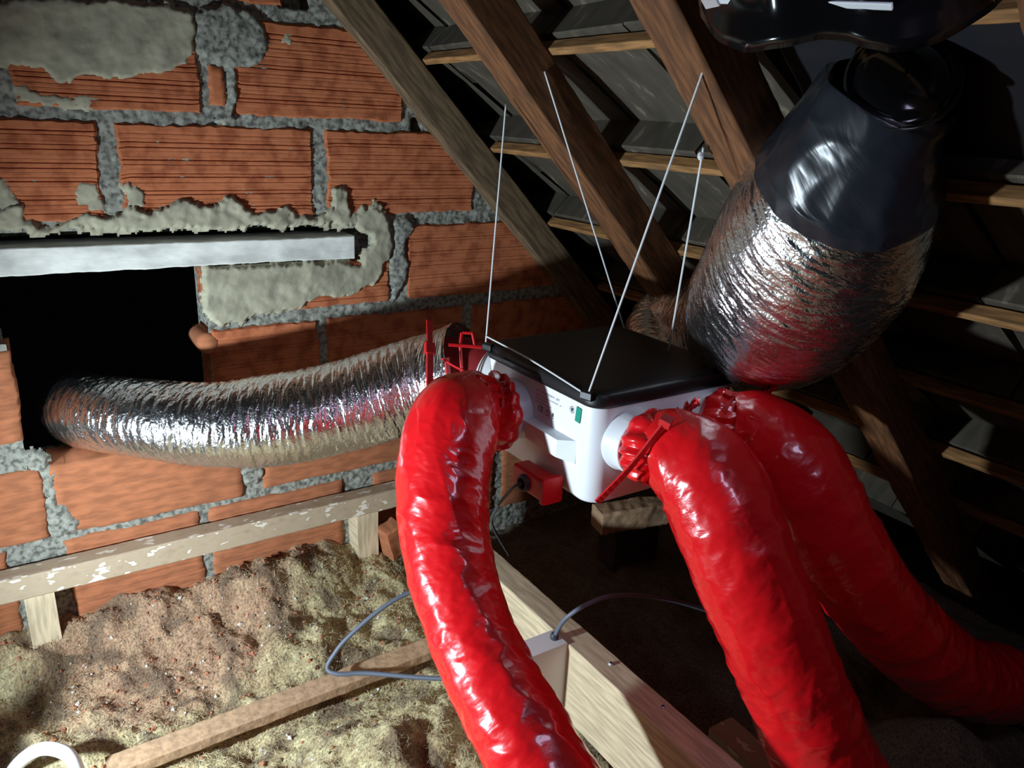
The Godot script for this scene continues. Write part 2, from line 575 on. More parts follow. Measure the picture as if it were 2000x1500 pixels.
	smear("mortar_patch", out.patch_right, 0.004, 0.003, M.mortar, w)
	smear("dusty_smear", [0.132, 1.000, 0.182, 1.002, 0.180, 1.052, 0.150, 1.060, 0.136, 1.035], 0.0016, 0.003, M.plaster, w, 0.003)
	smear("dusty_smear", [0.215, 1.005, 0.262, 1.005, 0.258, 1.040, 0.240, 1.058, 0.216, 1.050], 0.0016, 0.003, M.plaster, w, 0.003)
	smear("dusty_smear", [-0.04, 1.01, 0.04, 1.01, 0.036, 1.06, 0.02, 1.07, -0.04, 1.05], 0.0016, 0.003, M.plaster, w, 0.003)
	smear("dusty_smear", [0.065, 1.192, 0.16, 1.19, 0.21, 1.20, 0.17, 1.222, 0.10, 1.215, 0.07, 1.23], 0.0014, 0.003, M.plaster, w, 0.003)
	smear("dusty_smear", [0.53, 1.325, 0.56, 1.33, 0.565, 1.35, 0.54, 1.355], 0.0012, 0.002, M.plaster, w, 0.003)
	smear("mortar_patch", out.sill, 0.006, 0.006, M.mortar, w, 0.003)
	var l := part("lintel", bar(Vector3(-0.5, 0.918, -0.042), Vector3(0.687, 0.911, -0.042), Vector3.UP, 0.1, 0.052, 0.003, 0.0014, 130, 4.0), M.concrete)
	tag(l, "pale rough concrete lintel bridging the dark opening in the brick wall", "lintel")


# ------------------------------------------------------------------ the roof
func at(s: float, n: float, z: float) -> Vector3:
	return S * s + N * (RN + n) + Vector3(0, 0, z)


func build_roof() -> void:
	var c := structure("ceiling", "sloping underside of the roof of grey tiles above the rafters", "ceiling")
	var out := MB.new()
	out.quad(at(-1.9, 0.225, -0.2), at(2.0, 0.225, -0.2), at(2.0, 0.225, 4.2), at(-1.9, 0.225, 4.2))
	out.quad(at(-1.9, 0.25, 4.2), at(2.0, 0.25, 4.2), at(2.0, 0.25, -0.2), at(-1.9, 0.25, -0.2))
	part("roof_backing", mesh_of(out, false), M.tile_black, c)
	var dz := 0.218
	var variants := []
	for v in 4:
		var m := MB.new()
		var prof := [Vector2(-0.03, 0.105), Vector2(-0.026, 0.1035), Vector2(0.10, 0.140 + 0.002 * v), Vector2(0.30, 0.186), Vector2(0.30, 0.200), Vector2(-0.03, 0.176)]
		var hw := dz / 2 - 0.0025
		for e in [-1, 1]:
			for p in prof:
				var jig := 0.002 * sin(v * 3.0 + p.x * 20.0 + e)
				m.add(S * (p.x + jig * 2.0) + N * (p.y + jig) + Vector3(0, 0, e * hw), p)
		var k := prof.size()
		for i in k:
			var i2 := (i + 1) % k
			m.idx.append_array(PackedInt32Array([i, k + i2, k + i, i, i2, k + i2]))
		for i in range(1, k - 1):
			m.idx.append_array(PackedInt32Array([0, i + 1, i, k, k + i, k + i + 1]))
		# a shallow rib along the underside's middle, as the cast tiles have
		variants.append(mesh_of(m, false))
	var sb := -0.324 - 2 * 0.261
	for k in 9:
		for z in 11:
			var zc := -0.06 + z * dz
			if k == 2 and zc > 0.97 and zc < 1.35:
				continue
			var t := part("roof_tile", variants[(k * 3 + z * 5) % 4], M.tile, c, N * RN + S * (sb + k * 0.261) + Vector3(0, 0, zc))
			t.rotation.z = 0.006 * sin(k * 5.0 + z * 3.0)
	var vt := part("vent_tile", bar(at(-0.35, 0.128, 1.15), at(-0.04, 0.150, 1.15), N, 0.40, 0.03, 0.006, 0.002, 24, 3.0), M.tile_black, c)
	vt.set_meta("label", "smooth black plastic roof tile behind the duct outlet")
	var l2 := MB.new()   # the other slope, behind the viewer's left
	l2.quad(Vector3(-0.64, 2.98, -0.2), Vector3(-3.4, 0.2, -0.2), Vector3(-3.4, 0.2, 4.2), Vector3(-0.64, 2.98, 4.2))
	l2.quad(Vector3(-0.64, 3.03, 4.2), Vector3(-3.4, 0.25, 4.2), Vector3(-3.4, 0.25, -0.2), Vector3(-0.64, 3.03, -0.2))
	part("roof_backing", mesh_of(l2, false), M.tile, c)
	var ord := ["dusty brown rafter lying against the brick gable wall", "brown rafter second from the gable, holding two white cords", "orange brown rafter third from the gable, beside the foil duct", "brown rafter at the right edge, beyond the black hood"]
	var zr := [[-0.04, 0.035], [0.44, 0.515], [0.88, 0.955], [1.33, 1.405]]
	for k in 4:
		var zc: float = (zr[k][0] + zr[k][1]) / 2
		var r := part("rafter", bar(at(-1.3, 0.04, zc), at(1.36, 0.04, zc), N, 0.075, 0.08, 0.004, 0.0012, 220, k * 9.0), M.wood_grey if k == 0 else M.wood_orange)
		tag(r, ord[k], "rafter", "rafters of the roof slope")
	var bl := ["above the frame, topmost of all", "uppermost in view, passing behind the black hood", "second lit one down, crossing behind the white cords", "third one down, ending above the foil duct bend", "fourth one down, low on the right", "fifth one down, deep in shade", "lowest one, near the floor"]
	for k in 7:
		var s := -0.324 - 0.261 + k * 0.261 - 0.007
		var b := part("roof_batten", bar(at(s, 0.0925, 0.036 if k < 5 else 0.0), at(s, 0.0925, 2.2), N, 0.015, 0.024, 0.002, 0.0006, 120, k * 5.0), M.batten)
		tag(b, "thin pale wooden roof batten, " + bl[k], "batten", "battens under the tiles")


# ------------------------------------------------------------------ the floor
func floor_h(x: float, z: float) -> float:
	var h := 0.052
	h += 0.085 * smoothstep(0.20, 0.03, z) * smoothstep(0.95, 0.5, x)
	var lumpy := 0.044 * na.get_noise_2d(x * 7, z * 7) + 0.018 * nb.get_noise_2d(x * 19, z * 19) + 0.008 * nr.get_noise_2d(x * 14, z * 14) + 0.004 * nb.get_noise_2d(x * 60 + 7, z * 60)
	var lath := exp(-pow((z - 0.415) / 0.05, 2.0)) * smoothstep(-0.1, 0.0, x) * smoothstep(0.72, 0.62, x)
	h += lumpy * (1.25 - 0.9 * lath)
	h += 0.03 * exp(-(pow((x - 0.47) / 0.12, 2.0) + pow((z - 0.20) / 0.10, 2.0)))
	h += 0.05 * exp(-(pow((x - 0.40) / 0.07, 2.0) + pow((z - 0.09) / 0.05, 2.0)))
	h += 0.035 * exp(-(pow((x - 0.5) / 0.2, 2.0) + pow((z - 0.66) / 0.12, 2.0)))
	h += 0.29 * exp(-(pow((x + 0.28) / 0.07, 2.0) + pow((z - 0.44) / 0.08, 2.0)))  # unseen heap past the left edge, added to shadow the near corner
	if x > 0.88:
		h = lerpf(h, 0.05 + lumpy * 0.6, smoothstep(0.88, 1.0, x))
		h += 0.17 * exp(-(pow((x - 1.30) / 0.14, 2.0) + pow((z - 1.22) / 0.13, 2.0)))
	return h - 0.02 * lath


func build_floor() -> void:
	var f := structure("floor", "attic floor heaped with loose yellow mineral wool under brick dust", "floor")
	var sl := MB.new()
	sl.quad(Vector3(-3.4, -0.05, 4.2), Vector3(3.4, -0.05, 4.2), Vector3(3.4, -0.05, -0.3), Vector3(-3.4, -0.05, -0.3))
	sl.quad(Vector3(-3.4, -0.15, -0.3), Vector3(3.4, -0.15, -0.3), Vector3(3.4, -0.15, 4.2), Vector3(-3.4, -0.15, 4.2))
	part("floor_boards", mesh_of(sl, false), M.earth, f)
	var m := MB.new()
	var cell := 0.0062
	var ni := int(2.6 / cell)
	var nj := int(1.75 / cell)
	for j in nj:
		for i in ni:
			var x := -0.6 + i * cell
			var z := -0.02 + j * cell
			var y := floor_h(x, z)
			m.add(Vector3(x, y, z), Vector2(x, z))
			var dust := exp(-(pow((x - 0.2) / 0.27, 2.0) + pow((z - 0.17) / 0.17, 2.0))) + 0.35 * na.get_noise_2d(x * 9 + 50, z * 9) + 0.45 * smoothstep(0.13, 0.02, z)
			dust = clampf(smoothstep(0.3, 0.75, dust) + 0.3 * nb.get_noise_2d(x * 50, z * 50), 0.0, 1.0)
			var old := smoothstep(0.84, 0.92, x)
			var wool := Color(0.74, 0.65, 0.36).lerp(Color(0.56, 0.44, 0.23), clampf(0.5 + 1.4 * nb.get_noise_2d(x * 24 + 9, z * 24), 0, 1))
			var col := wool.lerp(Color(0.50, 0.28, 0.17), dust * 0.85)
			var dk := 0.5 + 1.3 * nb.get_noise_2d(x * 90, z * 90 + 30)
			col = col.lerp(Color(0.20, 0.13, 0.085), clampf(dk - 0.5, 0, 0.45))
			col = col.lerp(Color(0.17, 0.11, 0.07), 0.75 * smoothstep(0.05, 0.4, nb.get_noise_2d(x * 15 + 80, z * 15)))
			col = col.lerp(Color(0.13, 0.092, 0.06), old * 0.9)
			m.c.append(col)
	m.grid(0, nj, ni, true)
	var w := part("mineral_wool", mesh_of(m), M.wool)
	w.set_meta("kind", "stuff")
	tag(w, "lumpy yellow mineral wool insulation strewn with red brick dust", "insulation", "", "stuff")
	# crumbs of brick and plaster
	var cm := MB.new()
	var ico := [Vector3(0, 1, 0), Vector3(0.9, 0.1, 0), Vector3(0, 0.05, 0.8), Vector3(-0.8, -0.1, 0.1), Vector3(0.1, 0, -0.9), Vector3(0, -0.8, 0)]
	for p in ico:
		cm.add(p)
	cm.idx = PackedInt32Array([0, 2, 1, 0, 3, 2, 0, 4, 3, 0, 1, 4, 5, 1, 2, 5, 2, 3, 5, 3, 4, 5, 4, 1])
	var mm := MultiMesh.new()
	mm.transform_format = MultiMesh.TRANSFORM_3D
	mm.use_colors = true
	mm.mesh = mesh_of(cm, false)
	var rng := RandomNumberGenerator.new()
	rng.seed = 11
	mm.instance_count = 2600
	for k in 2600:
		var x := rng.randf_range(-0.15, 0.84)
		var z := absf(rng.randfn(0.0, 0.35))
		if z < 0.02 or z > 0.9:
			z = rng.randf_range(0.02, 0.8)
		var sz := 0.0012 + 0.0042 * pow(rng.randf(), 4.0)
		var b := Basis.from_euler(Vector3(rng.randf() * 6, rng.randf() * 6, rng.randf() * 6)).scaled(Vector3(sz, sz, sz) * rng.randf_range(0.7, 1.5))
		mm.set_instance_transform(k, Transform3D(b, Vector3(x, floor_h(x, z) + sz * 0.5, z)))
		var r := rng.randf()
		mm.set_instance_color(k, Color(0.6, 0.58, 0.52) if r < 0.22 else (Color(0.42, 0.16, 0.08) if r < 0.7 else Color(0.2, 0.15, 0.1)))
	var mi := MultiMeshInstance3D.new()
	mi.name = "crumbs"
	mi.multimesh = mm
	mi.material_override = M.crumb
	add_child(mi)
	tag(mi, "scattered crumbs of red brick and white plaster on the mineral wool", "crumbs", "", "stuff")
	# loose fibres standing out of the wool
	var fm := MB.new()
	for s in 5:
		var t := s / 4.0
		var c := Vector3(t - 0.5, 0.55 * sin(t * PI), 0.18 * sin(t * 5.0))
		fm.add(c + Vector3(0, 0, -0.018))
		fm.add(c + Vector3(0, 0.01, 0.018))
	for s in 4:
		fm.idx.append_array(PackedInt32Array([s * 2, s * 2 + 2, s * 2 + 1, s * 2 + 1, s * 2 + 2, s * 2 + 3]))
	var fmm := MultiMesh.new()
	fmm.transform_format = MultiMesh.TRANSFORM_3D
	fmm.use_colors = true
	fmm.mesh = mesh_of(fm)
	fmm.instance_count = 22000
	for k in 22000:
		var x := rng.randf_range(-0.2, 0.86)
		var z := rng.randf_range(0.02, 0.85)
		var sz := rng.randf_range(0.006, 0.02)
		var b := Basis.from_euler(Vector3(rng.randf_range(-0.9, 0.9), rng.randf() * 6.28, rng.randf_range(-0.7, 0.7))).scaled(Vector3(sz, sz, sz))
		fmm.set_instance_transform(k, Transform3D(b, Vector3(x, floor_h(x, z) - 0.001, z)))
		var dust := exp(-(pow((x - 0.2) / 0.27, 2.0) + pow((z - 0.17) / 0.17, 2.0)))
		var col := Color(0.74, 0.66, 0.38).lerp(Color(0.50, 0.39, 0.21), rng.randf()).lerp(Color(0.46, 0.27, 0.17), clampf(dust, 0, 0.8))
		col = col.lerp(Color(0.2, 0.13, 0.08), 0.7 * smoothstep(0.05, 0.4, nb.get_noise_2d(x * 15 + 80, z * 15)))
		fmm.set_instance_color(k, col)
	var fi := MultiMeshInstance3D.new()
	fi.name = "wool_fibres"
	fi.multimesh = fmm
	fi.material_override = M.crumb
	fi.set_meta("kind", "stuff")
	w.add_child(fi)


func blob(c: Vector3, r: Vector3, rough: float, sd: float, nj := 40, ni := 56) -> ArrayMesh:
	var m := MB.new()
	for j in nj + 1:
		for i in ni + 1:
			var th := PI * j / nj
			var ph := TAU * (i % ni) / ni
			var d := Vector3(sin(th) * cos(ph), cos(th), sin(th) * sin(ph))
			var k := 1.0 + rough * (na.get_noise_3d(d.x * 5 + sd, d.y * 5, d.z * 5) * 1.6 + nb.get_noise_3d(d.x * 9 + sd, d.y * 9, d.z * 9) * 0.6)
			m.add(c + d * r * k, Vector2(ph, th))
	m.grid(0, nj + 1, ni + 1, false)
	return mesh_of(m)


# a broken lump: a box whose points are pushed about
func chunk(size: Vector3, sd: float, amount: float) -> ArrayMesh:
	return bar(Vector3(-size.x / 2, 0, 0), Vector3(size.x / 2, 0, 0), Vector3.UP, size.z, size.y, minf(size.y, size.z) * 0.12, amount, maxi(6, int(size.x / 0.006)), sd)


func build_timbers() -> void:
	var t := part("timber_rail", bar(Vector3(-0.55, 0.268, 0.038), Vector3(0.80, 0.270, 0.038), Vector3.UP, 0.05, 0.052, 0.003, 0.0008, 160, 2.0), M.wood_painted)
	tag(t, "pale paint-spotted timber rail running along the foot of the brick wall", "timber rail")
	var xs := [[-0.058, -0.006], [0.662, 0.718]]
	var pl := ["under the painted rail's left end", "under the painted rail's right end"]
	for k in 2:
		var xc: float = (xs[k][0] + xs[k][1]) / 2
		var p := part("timber_block", bar(Vector3(xc, 0.168, -0.05), Vector3(xc, 0.168, 0.052), Vector3.UP, xs[k][1] - xs[k][0], 0.15, 0.003, 0.001, 20, k * 4.0), M.wood_pale)
		tag(p, "short square end of a timber block " + pl[k], "timber block", "timber blocks under the rail")
	var l := part("wooden_lath", bar(Vector3(0.03, 0.066, 0.418), Vector3(0.70, 0.074, 0.412), Vector3.UP, 0.05, 0.025, 0.003, 0.0015, 90, 8.0), M.wood_dusty)
	tag(l, "dust-covered wooden lath lying across the mineral wool", "lath")
	var b := part("wooden_beam", bar(Vector3(0.820, 0.192, 0.16), Vector3(0.818, 0.192, 1.65), Vector3.UP, 0.058, 0.165, 0.003, 0.0008, 150, 5.0), M.wood_pale)
	tag(b, "squared pale wooden beam running forward from the wall between the red ducts", "beam")
	for k in 2:
		var q: Vector3 = [Vector3(0.824, 0.2755, 0.845), Vector3(0.829, 0.2755, 0.975)][k]
		var nm := part("nail_head", tube([[q.x, q.y - 0.01, q.z, 0.0035], [q.x, q.y + 0.001, q.z, 0.0045], [q.x, q.y + 0.002, q.z, 0.001]], 6, 12), M.steel, b)
		nm.set_meta("label", "small nail head in the beam's top face")
	var j := thing("junction_box", "tall narrow white box fixed to the side of the wooden beam", "junction box", Vector3(0.7485, 0.1, 0.737))
	part("housing", box(Vector3(0.084, 0.18, 0.046), 0.002), M.white_matt, j, Vector3(0, 0.088, 0))
	part("cable_gland", tube([[0.027, 0.176, 0.0, 0.008], [0.027, 0.186, 0.0, 0.008], [0.027, 0.19, 0.0, 0.0055]], 6, 14), M.rubber, j)
	var e := part("wood_offcut", bar(Vector3(0.985, 0.145, 0.98), Vector3(0.975, 0.15, 1.32), Vector3.UP, 0.06, 0.06, 0.003, 0.001, 40, 6.0), M.wood_painted)
	tag(e, "pale end of a wood offcut on the floor beside the beam, near the bottom edge", "wood offcut")
	var wp := part("wall_plate", bar(Vector3(1.66, 0.11, 0.3), Vector3(1.66, 0.11, 1.9), Vector3.UP, 0.09, 0.075, 0.004, 0.002, 100, 9.0), M.wood_dark)
	tag(wp, "dark wall plate along the eaves where the far red duct comes to rest", "wall plate")
	var c1 := part("brick_chunk", chunk(Vector3(0.05, 0.085, 0.05), 3.0, 0.005), M.brick_dusty, null, Vector3(0.752, 0.155, 0.062))
	c1.rotation = Vector3(0, 0.2, 0.22)
	tag(c1, "broken chunk of red brick smeared white, standing beside the right timber block", "brick chunk")
	var c2 := part("concrete_piece", chunk(Vector3(0.24, 0.062, 0.07), 7.0, 0.004), M.wood_dusty, null, Vector3(1.36, 0.20, 0.33))
	c2.rotation = Vector3(0, -0.25, 0.02)
	tag(c2, "rough grey-pink block lying under the ventilation unit behind the red ducts", "block")
	var c3 := part("concrete_piece", chunk(Vector3(0.16, 0.14, 0.07), 9.0, 0.004), M.earth, null, Vector3(1.36, 0.10, 0.31))
	tag(c3, "dark rubble block carrying the grey-pink block behind the ducts", "block")


# ------------------------------------------------------------------ ducts
func wrinkle(kind: String, u: float, s: float, r: float) -> float:
	match kind:
		"foil": return foil_disp(u, s, r)
		"bulb": return bulb_disp(u, s, r)
		"red": return red_disp(u, s, r)
		"sleeve": return sleeve_disp(u, s, r)
	return 0.0035 * sin(u * 13.0 + 2.0 * sin(u * 3.0)) + 0.003 * nb.get_noise_3d(cos(u) * 8, sin(u) * 8, s * 60)


func foil_disp(u: float, s: float, r: float) -> float:
	var x := cos(u) * r
	var y := sin(u) * r
	var hx := s / 0.021 + u / TAU
	var wire := 0.0010 * (1.0 - absf(2.0 * (hx - floorf(hx)) - 1.0) * 1.6)
	var sk := s * 1.0 + x * 0.25
	var cr := nr.get_noise_3d(sk * 105, x * 22, y * 22)
	var cr2 := nb.get_noise_3d(s * 300, x * 150, y * 150)
	return wire + 0.0024 * cr + 0.0010 * cr2 + 0.006 * na.get_noise_3d(s * 9, x * 9, y * 9)


func bulb_disp(u: float, s: float, r: float) -> float:
	var x := cos(u) * r
	var y := sin(u) * r
	var cr := nr.get_noise_3d((s + x * 0.3) * 75, x * 17, y * 17)
	var cr2 := nb.get_noise_3d(s * 240, x * 130, y * 130)
	return 0.0030 * cr + 0.0010 * cr2 + 0.007 * na.get_noise_3d(s * 8 + 20, x * 8, y * 8)


func red_disp(u: float, s: float, r: float) -> float:
	var x := cos(u) * r
	var y := sin(u) * r
	var hx := s / 0.036 + u / TAU
	var wire := 0.0002 * cos(TAU * hx)
	var cr := nr.get_noise_3d((s + 0.3 * y) * 17 + 31, x * 15, y * 15)
	var cr2 := nb.get_noise_3d((s - 0.2 * x) * 60, x * 24, y * 24)
	return wire + 0.0033 * cr + 0.0007 * cr2 + 0.005 * na.get_noise_3d(s * 7, x * 7 + 70, y * 7)


func sleeve_disp(u: float, s: float, r: float) -> float:
	var x := cos(u) * r
	var y := sin(u) * r
	return 0.009 * nr.get_noise_3d(s * 8 + 3, x * 9, y * 9) + 0.005 * na.get_noise_3d(s * 12, x * 12, y * 12)


func gathered(called: String, rows: Array, parent: Node) -> void:
	# a film end drawn together in pleats by its tie
	part(called, tube(rows, 26, 120, "pleats", true), M.red_film, parent)


func build_ducts() -> void:
	var d := thing("foil_duct", "crinkled silver foil duct running from the unit into the wall opening", "duct")
	part("foil_sleeve", tube([[0.778, 0.678, 0.330, 0.099], [0.742, 0.665, 0.298, 0.100], [0.70, 0.651, 0.275, 0.099], [0.582, 0.618, 0.243, 0.097], [0.448, 0.599, 0.210, 0.094], [0.317, 0.594, 0.161, 0.086], [0.196, 0.597, 0.078, 0.080], [0.123, 0.584, -0.030, 0.078], [0.096, 0.547, -0.199, 0.08], [0.099, 0.490, -0.428, 0.08]], 620, 150, "foil"), M.foil, d)
	var cuff := part("foil_cuff", tube([[0.752, 0.668, 0.306, 0.1025], [0.768, 0.675, 0.322, 0.105], [0.786, 0.684, 0.342, 0.109], [0.800, 0.693, 0.358, 0.111]], 50, 130, "foil", false), M.foil, d)
	cuff.set_meta("label", "flared torn end of the foil")
	var inner := part("inner_sleeve", tube([[0.842, 0.70, 0.437, 0.067], [0.832, 0.698, 0.41, 0.070], [0.805, 0.69, 0.36, 0.078], [0.775, 0.677, 0.325, 0.088]], 60, 96, "red"), M.red_shaded, d)
	inner.set_meta("label", "red inner sleeve between foil and port, colour darkened for shade")
	var b := thing("foil_duct", "bulging silver foil duct curving from the unit up to the roof outlet", "duct")
	part("foil_sleeve", tube([[1.085, 0.70, 0.62, 0.060], [1.16, 0.72, 0.545, 0.070], [1.255, 0.765, 0.465, 0.086], [1.262, 0.805, 0.560, 0.098], [1.186, 0.848, 0.737, 0.120], [1.101, 0.919, 0.865, 0.146], [1.030, 1.020, 0.970, 0.150], [0.980, 1.095, 1.027, 0.135], [0.940, 1.160, 1.076, 0.104], [0.930, 1.177, 1.087, 0.092]], 520, 170, "bulb", true, Vector3(-0.95, -0.12, 0.22).normalized()), M.foil, b)
	var sl := part("black_sleeve", tube([[0.946, 1.150, 1.069, 0.117], [0.935, 1.169, 1.082, 0.112], [0.921, 1.195, 1.100, 0.100], [0.909, 1.230, 1.122, 0.083], [0.907, 1.248, 1.133, 0.076], [0.905, 1.257, 1.138, 0.070]], 110, 120, "sleeve", false), M.black_film, b)
	sl.set_meta("label", "wrinkled dark plastic sleeve over the duct's top end")
	# red ducts
	var rl := ["glossy red plastic duct hanging in front, on the left side of the unit", "glossy red plastic duct dropping from the unit's near port to the floor", "red plastic duct farthest right, sloping down to the eaves"]
	var rows := [
		[[0.668, 0.722, 0.603, 0.056], [0.648, 0.722, 0.609, 0.070], [0.614, 0.703, 0.622, 0.079], [0.576, 0.627, 0.654, 0.0783], [0.548, 0.523, 0.722, 0.0736], [0.538, 0.427, 0.831, 0.0702], [0.541, 0.362, 0.942, 0.0718], [0.555, 0.291, 1.045, 0.0730], [0.596, 0.197, 1.111, 0.0730], [0.66, 0.12, 1.25, 0.075]],
		[[0.838, 0.716, 0.892, 0.056], [0.850, 0.722, 0.915, 0.068], [0.866, 0.690, 0.976, 0.080], [0.874, 0.598, 1.046, 0.080], [0.898, 0.482, 1.110, 0.080], [0.930, 0.375, 1.162, 0.080], [0.974, 0.242, 1.221, 0.082], [1.05, 0.13, 1.32, 0.082], [1.12, 0.11, 1.5, 0.082]],
		[[1.003, 0.728, 0.893, 0.056], [1.030, 0.726, 0.922, 0.066], [1.059, 0.678, 0.986, 0.079], [1.094, 0.575, 1.051, 0.081], [1.148, 0.478, 1.102, 0.078], [1.247, 0.368, 1.150, 0.077], [1.383, 0.260, 1.184, 0.074], [1.541, 0.19, 1.205, 0.072]]]
	var neck := [
		[[0.726, 0.704, 0.604, 0.0540], [0.722, 0.704, 0.604, 0.064], [0.712, 0.705, 0.604, 0.071], [0.700, 0.707, 0.603, 0.069], [0.690, 0.711, 0.602, 0.060], [0.681, 0.717, 0.601, 0.049], [0.670, 0.722, 0.602, 0.058], [0.655, 0.722, 0.606, 0.064]],
		[[0.826, 0.715, 0.862, 0.0535], [0.828, 0.716, 0.874, 0.060], [0.832, 0.717, 0.884, 0.059], [0.838, 0.718, 0.893, 0.048], [0.845, 0.722, 0.903, 0.058], [0.852, 0.722, 0.918, 0.062]],
		[[0.990, 0.722, 0.862, 0.0535], [0.993, 0.724, 0.874, 0.060], [0.998, 0.727, 0.884, 0.058], [1.005, 0.729, 0.894, 0.048], [1.018, 0.73, 0.907, 0.058], [1.032, 0.726, 0.924, 0.062]]]
	for k in 3:
		var r := thing("red_duct", rl[k], "duct", Vector3.ZERO, "red ducts of the unit")
		part("film_sleeve", tube(rows[k], 430, 128, "red"), M.red_film, r)
		gathered("gathered_neck", neck[k], r)
		if k > 0:      # loose film sticking up beyond the tie
			var tf := MB.new()
			var c0: Vector3 = [Vector3.ZERO, Vector3(0.862, 0.772, 0.905), Vector3(1.035, 0.775, 0.915)][k]
			for jj in 21:
				for ii in 41:
					var th := (ii / 40.0 - 0.5) * 2.4
					var rr := 0.004 + 0.034 * jj / 20.0
					var fold := 0.008 * sin(ii * 0.75 + k) * jj / 20.0 + 0.006 * nb.get_noise_2d(ii * 0.6, jj * 0.8 + k * 40)
					tf.add(c0 + Vector3(0.9, 0.25, -0.4) * rr * cos(th) * 0.9 + Vector3(0.15, 0.6, 0.75) * rr * sin(th) + Vector3(-0.3, 0.9, 0.2) * (fold + 0.006 * jj / 20.0), Vector2(ii / 40.0, jj / 20.0))
			tf.grid(0, 21, 41, false)
			part("film_tuft", mesh_of(tf), M.red_film, r)
	# cable ties
	tie("cable_tie", "long red ribbed strap whose tail sticks out across the unit's near corner", [Vector3(0.836, 0.716, 0.893), Vector3(0.075, 0.02, 1)], 0.055, [[0.800, 0.786, 0.935], [0.786, 0.758, 0.926], [0.757, 0.703, 0.908], [0.721, 0.648, 0.886]], 0.011)
	tie("cable_tie", "red strap tied round the gathered neck of the farthest red duct", [Vector3(1.005, 0.729, 0.894), Vector3(0.3, 0.05, 1)], 0.052, [[0.985, 0.785, 0.890], [1.01, 0.785, 0.905], [1.04, 0.772, 0.925], [1.055, 0.762, 0.93]], 0.008)
	tie("cable_tie", "thin red strap round the neck of the left red duct, tail pointing left", [Vector3(0.681, 0.717, 0.601), Vector3(-1, 0.35, 0.1)], 0.053, [[0.678, 0.768, 0.585], [0.674, 0.770, 0.56], [0.668, 0.772, 0.52], [0.664, 0.776, 0.485]], 0.006)


func tie(called: String, label: String, ring: Array, r: float, tail: Array, w: float) -> void:
	var t := thing(called, label, "cable tie", Vector3.ZERO, "red straps round the duct necks")
	var m := MB.new()
	var ax: Vector3 = (ring[1] as Vector3).normalized()
	var x := ax.cross(Vector3.UP).normalized()
	var y := x.cross(ax)
	for i in 61:
		var a := TAU * i / 60
		var o := x * cos(a) + y * sin(a)
		var c: Vector3 = ring[0] + o * r
		for q in 5:
			m.add(c + o * [0.001, 0.003, 0.003, 0.001, 0.001][q] + ax * w * [-0.5, -0.5, 0.5, 0.5, -0.5][q])
	m.grid(0, 61, 5, false)
	part("band", mesh_of(m, false), M.red_strap, t)
	var rows := []
	for p in tail:
		rows.append([p[0], p[1], p[2], 1.0])
	var pts := spline(rows, 40)
	var tm := MB.new()
	var up: Vector3 = Vector3(0.3, 0.5, 0.8).normalized()
	for j in 41:
		var p := Vector3(pts[j].x, pts[j].y, pts[j].z)
		var n := Vector3(pts[mini(j + 1, 40)].x, pts[mini(j + 1, 40)].y, pts[mini(j + 1, 40)].z) - Vector3(pts[maxi(j - 1, 0)].x, pts[maxi(j - 1, 0)].y, pts[maxi(j - 1, 0)].z)
		var side := n.normalized().cross(up).normalized()
		var nn := side.cross(n.normalized())
		var th := 0.0015 + (0.0005 if j % 2 == 0 else 0.0)
		for q in 5:
			tm.add(p + side * w * [-0.5, 0.5, 0.5, -0.5, -0.5][q] + nn * th * [1, 1, -1, -1, 1][q])
	tm.grid(0, 41, 5, true)
	tm.quad(tm.v[0], tm.v[1], tm.v[2], tm.v[3])
	tm.quad(tm.v[200], tm.v[203], tm.v[202], tm.v[201])
	part("tail", mesh_of(tm, false), M.red_strap, t)
	var h := part("buckle", box(Vector3(w * 1.5, w * 1.3, w * 1.6), 0.001), M.red_strap, t)
	h.position = Vector3(tail[0][0], tail[0][1], tail[0][2])
	h.rotation = Vector3(0.3, 0.5, 0.4)


# ------------------------------------------------------------------ the unit
func rounded_ring(hx: float, hz: float, r: float, k := 8) -> PackedVector2Array:
	var p := PackedVector2Array()
	for q in 4:
		var c := Vector2([hx - r, -hx + r, -hx + r, hx - r][q], [hz - r, hz - r, -hz + r, -hz + r][q])
		for i in k + 1:
			var a := q * PI / 2 + i * PI / 2 / k
			p.append(c + Vector2(cos(a), sin(a)) * r)
	return p


# stacked rounded rectangles: rows of [y, half x, half z, corner radius]
func shell(rows: Array) -> ArrayMesh:
	var m := MB.new()
	var ni := 0
	for r in rows:
		var ring := rounded_ring(r[1], r[2], r[3])
		ni = ring.size() + 1
		for i in ni:
			var p := ring[i % ring.size()]
			m.add(Vector3(p.x, r[0], p.y), Vector2(float(i) / ni, r[0]))
	m.grid(0, rows.size(), ni, true)
	for e in 2:
		var j := 0 if e == 0 else rows.size() - 1
		var c := m.add(Vector3(0, rows[j][0], 0))
		var base := m.v.size()
		for i in ni:
			m.add(m.v[j * ni + i])
		for i in ni - 1:
			if e == 0:
				m.tri(c, base + i, base + i + 1)
			else:
				m.tri(c, base + i + 1, base + i)
	var st := SurfaceTool.new()
	st.begin(Mesh.PRIMITIVE_TRIANGLES)
	var nside := (rows.size() - 1) * (ni - 1) * 6
	for k in m.idx.size():
		st.set_smooth_group(1 if k < nside else 2 + (k - nside) / ((ni - 1) * 3))
		st.set_uv(m.uv[m.idx[k]])
		st.add_vertex(m.v[m.idx[k]])
	st.generate_normals()
	st.index()
	return st.commit()


